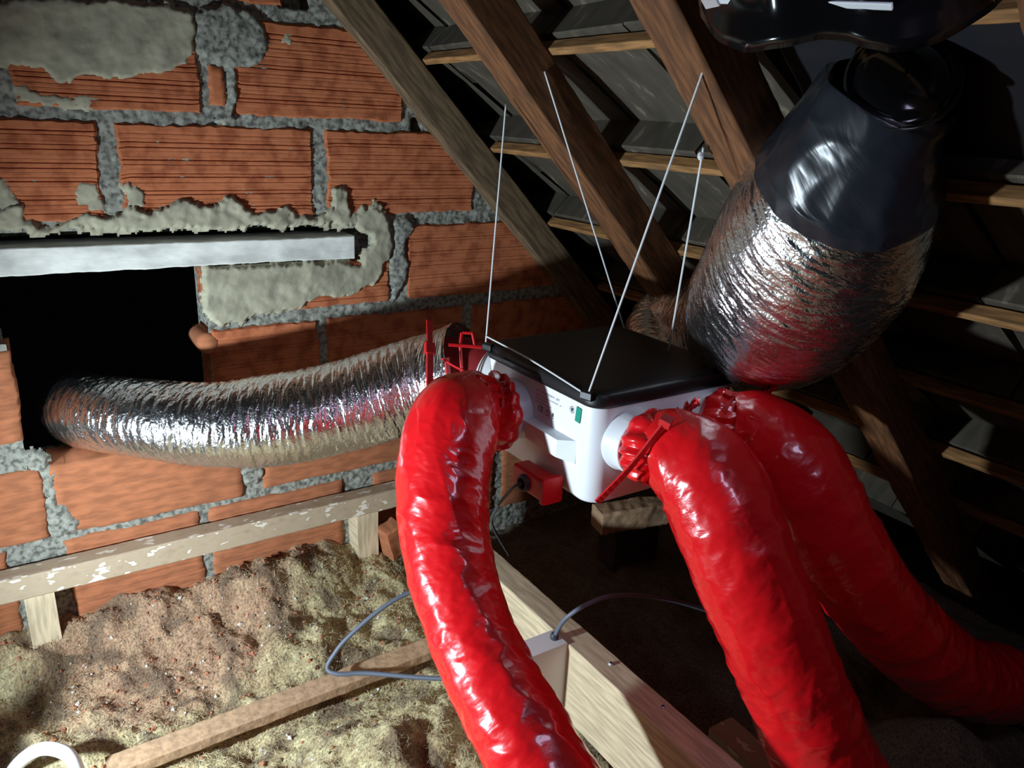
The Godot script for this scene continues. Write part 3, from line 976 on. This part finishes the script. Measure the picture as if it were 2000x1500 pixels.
func ring_port(parent: Node, p: Vector3, dir: Vector3, r: float, le: float) -> void:
	var o := part("port", lathe(PackedVector2Array([Vector2(r + 0.004, -0.002), Vector2(r + 0.004, 0.003), Vector2(r + 0.0005, 0.006), Vector2(r, le - 0.002), Vector2(r - 0.001, le), Vector2(r - 0.004, le), Vector2(r - 0.004, 0.0)])), M.white_plastic, parent)
	aim(o, p, dir)


func build_unit() -> void:
	var c := Vector3(0.915, 0.60, 0.661)
	var u := thing("ventilation_unit", "white box-shaped ventilation unit with black lid hung from the rafters by cords", "ventilation unit", c)
	part("body", shell([[0.0, 0.150, 0.157, 0.026], [0.003, 0.155, 0.162, 0.028], [0.009, 0.1585, 0.1655, 0.029], [0.10, 0.162, 0.169, 0.030], [0.180, 0.164, 0.171, 0.030]]), M.white_plastic, u)
	var lid := part("lid", shell([[0.176, 0.162, 0.169, 0.028], [0.176, 0.166, 0.173, 0.030], [0.181, 0.1675, 0.1745, 0.031], [0.196, 0.1675, 0.1745, 0.031], [0.201, 0.164, 0.171, 0.029], [0.203, 0.156, 0.163, 0.026], [0.2035, 0.15, 0.157, 0.024]]), M.lid_black, u)
	var rec := part("clip", bar(Vector3(-0.1685, 0.186, -0.10), Vector3(-0.1685, 0.186, 0.02), Vector3.UP, 0.004, 0.008, 0.001), M.lid_black, lid)
	rec.set_meta("label", "long black clip on the lid's left edge")
	for e in 2:
		var hk := part("cord_lug", box(Vector3(0.012, 0.016, 0.02), 0.003), M.lid_black, lid, [Vector3(-0.168, 0.196, 0.150), Vector3(-0.168, 0.196, -0.150)][e])
		hk.rotation.y = 0.3
	ring_port(u, Vector3(0.752, 0.704, 0.604) - c, Vector3(-1, 0.0, 0.0), 0.052, 0.052)
	ring_port(u, Vector3(0.826, 0.714, 0.829) - c, Vector3(0, 0, 1), 0.052, 0.034)
	ring_port(u, Vector3(0.992, 0.722, 0.829) - c, Vector3(0, 0, 1), 0.050, 0.034)
	ring_port(u, Vector3(0.842, 0.700, 0.494) - c, Vector3(0, 0, -1), 0.079, 0.06)
	ring_port(u, Vector3(1.076, 0.700, 0.62) - c, Vector3(1, 0, 0), 0.058, 0.03)
	# handle: a wedge-shaped grip on the left face
	var m := MB.new()
	var x0 := 0.7535
	var q := [Vector3(x0, 0.706, 0.650), Vector3(x0, 0.706, 0.785), Vector3(x0, 0.664, 0.785), Vector3(x0, 0.664, 0.660)]
	var o := [Vector3(x0 - 0.020, 0.702, 0.656), Vector3(x0 - 0.020, 0.702, 0.758), Vector3(x0 - 0.020, 0.670, 0.756), Vector3(x0 - 0.018, 0.670, 0.664)]
	for k in 4:
		q[k] -= c
		o[k] -= c
	m.quad(o[0], o[3], o[2], o[1])
	for k in 4:
		m.quad(q[k], o[k], o[(k + 1) % 4], q[(k + 1) % 4])
	part("handle", mesh_of(m, false), M.white_plastic, u)
	# print on the left face
	var xf := 0.7515 - c.x
	var pr := part("printed_label", text_lines(), M.ink, u, Vector3(xf - 0.0016, 0, 0) - Vector3(0, c.y, c.z))
	pr.set_meta("label", "small grey printed type plate lines")
	pr.set_meta("kind", "stuff")
	var ce := TextMesh.new()
	ce.text = "CE"
	ce.font_size = 16
	ce.pixel_size = 0.00085
	ce.depth = 0.0004
	var cem := part("ce_mark", ce, M.ink, u, Vector3(xf - 0.0014, 0.730 - c.y, 0.684 - c.z))
	cem.rotation.y = -PI / 2
	var gl := part("green_sticker", box(Vector3(0.0008, 0.026, 0.013), 0.0003), M.green_label, u, Vector3(xf - 0.0014, 0.754 - c.y, 0.788 - c.z))
	gl.rotation.x = 0.1
	# connector housing at the lower left edge
	var k := thing("connector_box", "red plastic connector box with a black cable gland under the unit's left edge", "connector box", Vector3(0.735, 0.575, 0.70))
	part("housing", bar(Vector3(-0.004, 0.030, -0.036), Vector3(-0.004, 0.032, 0.046), Vector3.UP, 0.036, 0.040, 0.005), M.red_plastic, k)
	part("end_plate", bar(Vector3(-0.004, 0.033, 0.050), Vector3(-0.004, 0.033, 0.059), Vector3.UP, 0.042, 0.048, 0.004), M.red_plastic, k)
	var gd := part("cable_gland", lathe(PackedVector2Array([Vector2(0.016, 0.0), Vector2(0.016, 0.005), Vector2(0.014, 0.008), Vector2(0.010, 0.008), Vector2(0.009, 0.003), Vector2(0.002, 0.003)]), 28), M.rubber, k)
	aim(gd, Vector3(-0.021, 0.028, 0.0), Vector3(-1, 0, 0.1))


func text_lines() -> ArrayMesh:
	var m := MB.new()
	var rng := RandomNumberGenerator.new()
	rng.seed = 5
	for line in 4:
		var y: float = 0.7605 - line * 0.0062 - (0.002 if line > 0 else 0.0)
		var z := 0.668
		var ze: float = [0.735, 0.741, 0.700, 0.712][line]
		var h: float = 0.0042 if line == 0 else 0.0028
		while z < ze:
			var w := rng.randf_range(0.0016, 0.0034)
			var yy := y
			if rng.randf() > 0.16:
				m.quad(Vector3(0, yy - h / 2, z), Vector3(0, yy - h / 2, z + w * 0.3), Vector3(0, yy + h / 2, z + w * 0.3), Vector3(0, yy + h / 2, z))
				m.quad(Vector3(0, yy + h * 0.3, z), Vector3(0, yy + h * 0.3, z + w), Vector3(0, yy + h / 2, z + w), Vector3(0, yy + h / 2, z))
			z += w + 0.0012
	# manual and bin signs beside the CE mark
	for e in 4:
		var a := Vector3(0, 0.7235, 0.6995)
		var s := 0.0105
		var p: Array = [[0, 0, 1, 0.12], [0, 0.88, 1, 1], [0, 0, 0.12, 1], [0.88, 0, 1, 1]][e]
		m.quad(a + Vector3(0, p[1] * s, p[0] * s), a + Vector3(0, p[1] * s, p[2] * s), a + Vector3(0, p[3] * s, p[2] * s), a + Vector3(0, p[3] * s, p[0] * s))
	m.quad(Vector3(0, 0.7245, 0.7045), Vector3(0, 0.7245, 0.7055), Vector3(0, 0.733, 0.7055), Vector3(0, 0.733, 0.7045))
	m.quad(Vector3(0, 0.725, 0.7155), Vector3(0, 0.725, 0.7195), Vector3(0, 0.732, 0.720), Vector3(0, 0.732, 0.715))
	m.quad(Vector3(0, 0.722, 0.7145), Vector3(0, 0.722, 0.7205), Vector3(0, 0.7235, 0.7205), Vector3(0, 0.7235, 0.7145))
	# round certification mark near the sticker
	for i in 24:
		var a := TAU * i / 24
		var b := TAU * (i + 1) / 24
		var cc := Vector3(0, 0.757, 0.7705)
		var ea := Vector3(0, sin(a), cos(a))
		var eb := Vector3(0, sin(b), cos(b))
		m.quad(cc + ea * 0.0052, cc + eb * 0.0052, cc + eb * 0.0060, cc + ea * 0.0060)
	m.quad(Vector3(0, 0.7535, 0.7695), Vector3(0, 0.7535, 0.7715), Vector3(0, 0.760, 0.7735), Vector3(0, 0.760, 0.7675))
	return mesh_of(m, false)


func cord(label: String, a: Vector3, b: Vector3, sag := 0.0, cat := "cord") -> void:
	var mid := (a + b) / 2 + Vector3(0, -sag, 0)
	var r := 0.0016
	var o := part("cord", tube([[a.x, a.y, a.z, r], [mid.x, mid.y, mid.z, r], [b.x, b.y, b.z, r]], 30, 8), M.cord)
	tag(o, label, cat, "white hanging cords")


func build_cords() -> void:
	cord("thin white cord from the second rafter to the unit's left rear corner", Vector3(0.797, 1.2305, 0.461), Vector3(0.7475, 0.790, 0.499), 0.0)
	cord("thin white cord from the third rafter's far face to the unit's near corner", Vector3(0.791, 1.330, 0.957), Vector3(0.7455, 0.790, 0.811), 0.0)
	cord("thin white cord from behind the second rafter to the lid's far corner", Vector3(0.838, 1.287, 0.5175), Vector3(1.068, 0.803, 0.530), 0.0)
	cord("thin white cord with a knot dropping from the third rafter beside the foil duct", Vector3(0.864, 1.178, 0.884), Vector3(1.03, 0.803, 0.70), 0.0)
	var kn := part("knot", blob(Vector3(0.8665, 1.1665, 0.8785), Vector3(0.0045, 0.006, 0.0045), 0.25, 2.0, 12, 16), M.cord, get_node("cord_003"))
	kn.set_meta("label", "small knot near the cord's top")
	cord("slack white cord lying across the black lid's left edge", Vector3(0.7475, 0.815, 0.500), Vector3(0.7455, 0.797, 0.808), -0.004)


# ------------------------------------------------------------------ the rest
func flex(called: String, label: String, cat: String, pts: Array, r: float, mt: Material, n := 60) -> void:
	var rows := []
	for p in pts:
		rows.append([p[0], p[1], p[2], r])
	tag(part(called, tube(rows, n, 14), mt), label, cat)


func build_loose() -> void:
	flex("cable", "grey cable looping over the wool behind the left red duct", "cable", [[0.72, 0.13, 0.62], [0.624, 0.112, 0.546], [0.515, 0.108, 0.459], [0.460, 0.109, 0.431], [0.444, 0.118, 0.413], [0.462, 0.145, 0.410], [0.491, 0.175, 0.412], [0.557, 0.222, 0.420], [0.624, 0.248, 0.428], [0.70, 0.25, 0.45]], 0.0048, M.cable)
	flex("cable", "grey cable arching from the white box over the wooden beam", "cable", [[0.7755, 0.27, 0.737], [0.776, 0.295, 0.742], [0.778, 0.340, 0.765], [0.812, 0.372, 0.785], [0.874, 0.372, 0.791], [0.992, 0.332, 0.804], [1.118, 0.27, 0.831], [1.3, 0.17, 0.87]], 0.0042, M.cable)
	flex("cable", "dark thin cable leading from the red connector box down behind the unit", "cable", [[0.710, 0.603, 0.699], [0.700, 0.585, 0.68], [0.72, 0.50, 0.60], [0.78, 0.40, 0.5], [0.86, 0.28, 0.45]], 0.003, M.rubber)
	flex("conduit", "bent white plastic conduit poking up from the wool at bottom left", "conduit", [[-0.13, 0.05, 0.35], [-0.098, 0.108, 0.371], [-0.065, 0.137, 0.389], [-0.036, 0.137, 0.408], [-0.018, 0.115, 0.421], [-0.01, 0.05, 0.43]], 0.0115, M.pipe_white)
	# the red frame standing by the foil duct's end
	var f := thing("duct_bracket", "upright red plastic bracket strap at the foil duct's right end", "bracket")
	part("upright", bar(Vector3(0.604, 0.700, 0.548), Vector3(0.641, 0.803, 0.476), Vector3(0, 0.5, 1), 0.013, 0.005, 0.001), M.red_strap, f)
	part("tongue", bar(Vector3(0.641, 0.803, 0.476), Vector3(0.655, 0.842, 0.445), Vector3(0, 0.5, 1), 0.012, 0.003, 0.001), M.red_strap, f)
	part("buckle", bar(Vector3(0.6365, 0.790, 0.484), Vector3(0.6425, 0.806, 0.472), Vector3(0, 0.5, 1), 0.020, 0.010, 0.002), M.red_strap, f)
	var h := thing("duct_clamp", "red clamp frame on the unit's rear left port beside the foil", "clamp")
	for k in 4:
		var a: Vector3 = [Vector3(0.727, 0.700, 0.452), Vector3(0.70, 0.788, 0.44), Vector3(0.722, 0.788, 0.447), Vector3(0.744, 0.81, 0.456)][k]
		var b: Vector3 = [Vector3(0.722, 0.79, 0.447), Vector3(0.757, 0.784, 0.47), Vector3(0.727, 0.81, 0.444), Vector3(0.747, 0.785, 0.462)][k]
		part("rail", bar(a, b, Vector3(0.3, 0.3, 0.8), 0.006, 0.004, 0.001), M.red_plastic, h)
	part("rail", bar(Vector3(0.727, 0.81, 0.444), Vector3(0.744, 0.81, 0.456), Vector3(0.3, 0.3, 0.8), 0.005, 0.004, 0.001), M.red_plastic, h)
	part("rail", bar(Vector3(0.690, 0.690, 0.47), Vector3(0.688, 0.768, 0.456), Vector3(0.3, 0.3, 0.8), 0.012, 0.004, 0.001), M.red_plastic, h)
	# roof outlet: glossy black pipe with a rim
	var o := thing("roof_outlet", "glossy black outlet elbow with a thin round rim where the foil duct meets the roof", "outlet pipe", Vector3(0.877, 1.264, 1.160))
	var bell := part("elbow", lathe(PackedVector2Array([Vector2(0.050, -0.11), Vector2(0.056, -0.07), Vector2(0.058, -0.03), Vector2(0.058, -0.006), Vector2(0.060, 0.0), Vector2(0.058, 0.002), Vector2(0.055, -0.002), Vector2(0.048, 0.006), Vector2(0.040, 0.012), Vector2(0.02, 0.015), Vector2(0.002, 0.016)]), 64), M.black_gloss, o)
	aim(bell, Vector3.ZERO, Vector3(-0.50, 0.36, 0.43))
	var rim := part("rim", lathe(PackedVector2Array([Vector2(0.0600, -0.002), Vector2(0.0620, -0.001), Vector2(0.0625, 0.001), Vector2(0.0615, 0.003), Vector2(0.0595, 0.003)]), 64), M.rim_plastic, o)
	aim(rim, Vector3.ZERO, Vector3(-0.50, 0.36, 0.43))
	# black hood with a wavy lip hanging below the roof at the top
	var hd := thing("roof_hood", "large glossy black plastic hood with a wavy lip at the top of the roof slope", "hood")
	var lip := [[0.700, 1.350, 1.010, 1], [0.660, 1.318, 1.060, 1], [0.646, 1.296, 1.100, 1], [0.640, 1.284, 1.140, 1], [0.640, 1.2825, 1.181, 1], [0.655, 1.2885, 1.216, 1], [0.668, 1.282, 1.245, 1], [0.684, 1.280, 1.270, 1], [0.715, 1.287, 1.290, 1], [0.760, 1.312, 1.300, 1], [0.80, 1.34, 1.300, 1]]
	var ps := spline(lip, 120)
	var m := MB.new()
	for j in 25:
		var t := j / 24.0
		for i in 121:
			var p := Vector3(ps[i].x, ps[i].y, ps[i].z)
			var q := p + Vector3(-0.16, 0.17, 0.0) * t + N * (0.035 * sin(t * PI * 0.55) - 0.012 * smoothstep(0.12, 0.0, t)) + N * 0.012 * na.get_noise_2d(i * 0.06, t * 3)
			m.add(q, Vector2(i / 120.0, t))
	m.grid(0, 25, 121, true)
	var base := m.v.size()
	for j in 25:
		for i in 121:
			m.add(m.v[j * 121 + i] + N * 0.004, m.uv[j * 121 + i])
	m.grid(base, 25, 121, false)
	for i in 120:
		m.quad(m.v[i], m.v[i + 1], m.v[base + i + 1], m.v[base + i])
	part("skirt", mesh_of(m), M.black_gloss, hd)
	var strip := part("glint_strip", bar(Vector3(0.624, 1.3235, 1.10), Vector3(0.662, 1.3075, 1.27), N, 0.007, 0.003, 0.001), M.white_plastic, hd)  # added pale strip imitating a bright reflection in the gloss
	strip.set_meta("label", "thin pale strip standing in for a bright reflection on the hood")
	var plate := part("glint_plate", bar(Vector3(0.628, 1.318, 1.098), Vector3(0.600, 1.346, 1.095), N, 0.02, 0.003, 0.001), M.steel, hd)  # added plate, the wider part of the imitated reflection
	plate.set_meta("label", "pale plate standing in for a bright reflection on the hood")


func _ready() -> void:
	# camera, sky, lamp and exposure
	var cam := Camera3D.new()
	cam.name = "camera"
	cam.fov = rad_to_deg(2.0 * atan(750.0 / 1506.24))
	cam.near = 0.02
	cam.transform = Transform3D(Basis(Vector3(0.8357, 0.0440, 0.5475), Vector3(0.1413, 0.9462, -0.2912), Vector3(-0.5308, 0.3205, 0.7846)).orthonormalized(), Vector3(0, 1.2, 1.7))
	add_child(cam)
	var env := Environment.new()
	env.background_mode = Environment.BG_COLOR
	env.background_color = Color(0.02, 0.022, 0.025)
	env.background_energy_multiplier = 0.3
	env.ambient_light_source = Environment.AMBIENT_SOURCE_DISABLED
	env.tonemap_mode = Environment.TONE_MAPPER_LINEAR
	env.tonemap_exposure = 1.0
	env.sdfgi_enabled = true
	env.ssao_enabled = true
	env.ssil_enabled = true
	var we := WorldEnvironment.new()
	we.name = "environment"
	we.environment = env
	add_child(we)
	var lamp := SpotLight3D.new()
	lamp.name = "work_lamp"
	lamp.light_color = Color(0.88, 0.95, 1.0)
	lamp.light_energy = 2.2
	lamp.light_size = 0.03
	lamp.spot_angle = 70.0
	lamp.spot_angle_attenuation = 0.8
	lamp.spot_range = 8.0
	lamp.spot_attenuation = 2.0
	lamp.shadow_enabled = true
	add_child(lamp)
	# weak bluish daylight that comes down through the roof hatch above the viewer's right
	var day := AreaLight3D.new()
	day.name = "roof_hatch_daylight"
	day.area_size = Vector2(0.22, 0.22)
	day.light_color = Color(0.86, 0.84, 1.0)
	day.light_energy = 0.15
	day.area_range = 8.0
	day.area_attenuation = 2.0
	day.shadow_enabled = true
	add_child(day)
	day.look_at_from_position(Vector3(0.62, 1.40, 1.72), Vector3(1.05, 0.55, 1.05))
	lamp.look_at_from_position(Vector3(-0.45, 0.52, 0.66), Vector3(0.8, 0.42, 0.52))

	na.noise_type = FastNoiseLite.TYPE_SIMPLEX_SMOOTH
	na.frequency = 0.3
	na.fractal_octaves = 3
	na.seed = 4
	nb.noise_type = FastNoiseLite.TYPE_SIMPLEX_SMOOTH
	nb.frequency = 0.5
	nb.fractal_octaves = 3
	nb.seed = 21
	nr.noise_type = FastNoiseLite.TYPE_SIMPLEX_SMOOTH
	nr.fractal_type = FastNoiseLite.FRACTAL_RIDGED
	nr.frequency = 0.6
	nr.fractal_octaves = 3
	nr.seed = 33
	materials()

	build_wall()
	build_roof()
	build_floor()
	var bw := structure("wall_back", "rear end wall of the attic behind the viewer", "wall")
	var b := MB.new()
	b.quad(Vector3(3.4, -0.1, 4.15), Vector3(-3.4, -0.1, 4.15), Vector3(-3.4, 3.1, 4.15), Vector3(3.4, 3.1, 4.15))
	b.quad(Vector3(-3.4, -0.1, 4.25), Vector3(3.4, -0.1, 4.25), Vector3(3.4, 3.1, 4.25), Vector3(-3.4, 3.1, 4.25))
	part("wall_core", mesh_of(b, false), M.mortar, bw)
	build_timbers()
	build_unit()
	build_ducts()
	build_cords()
	build_loose()
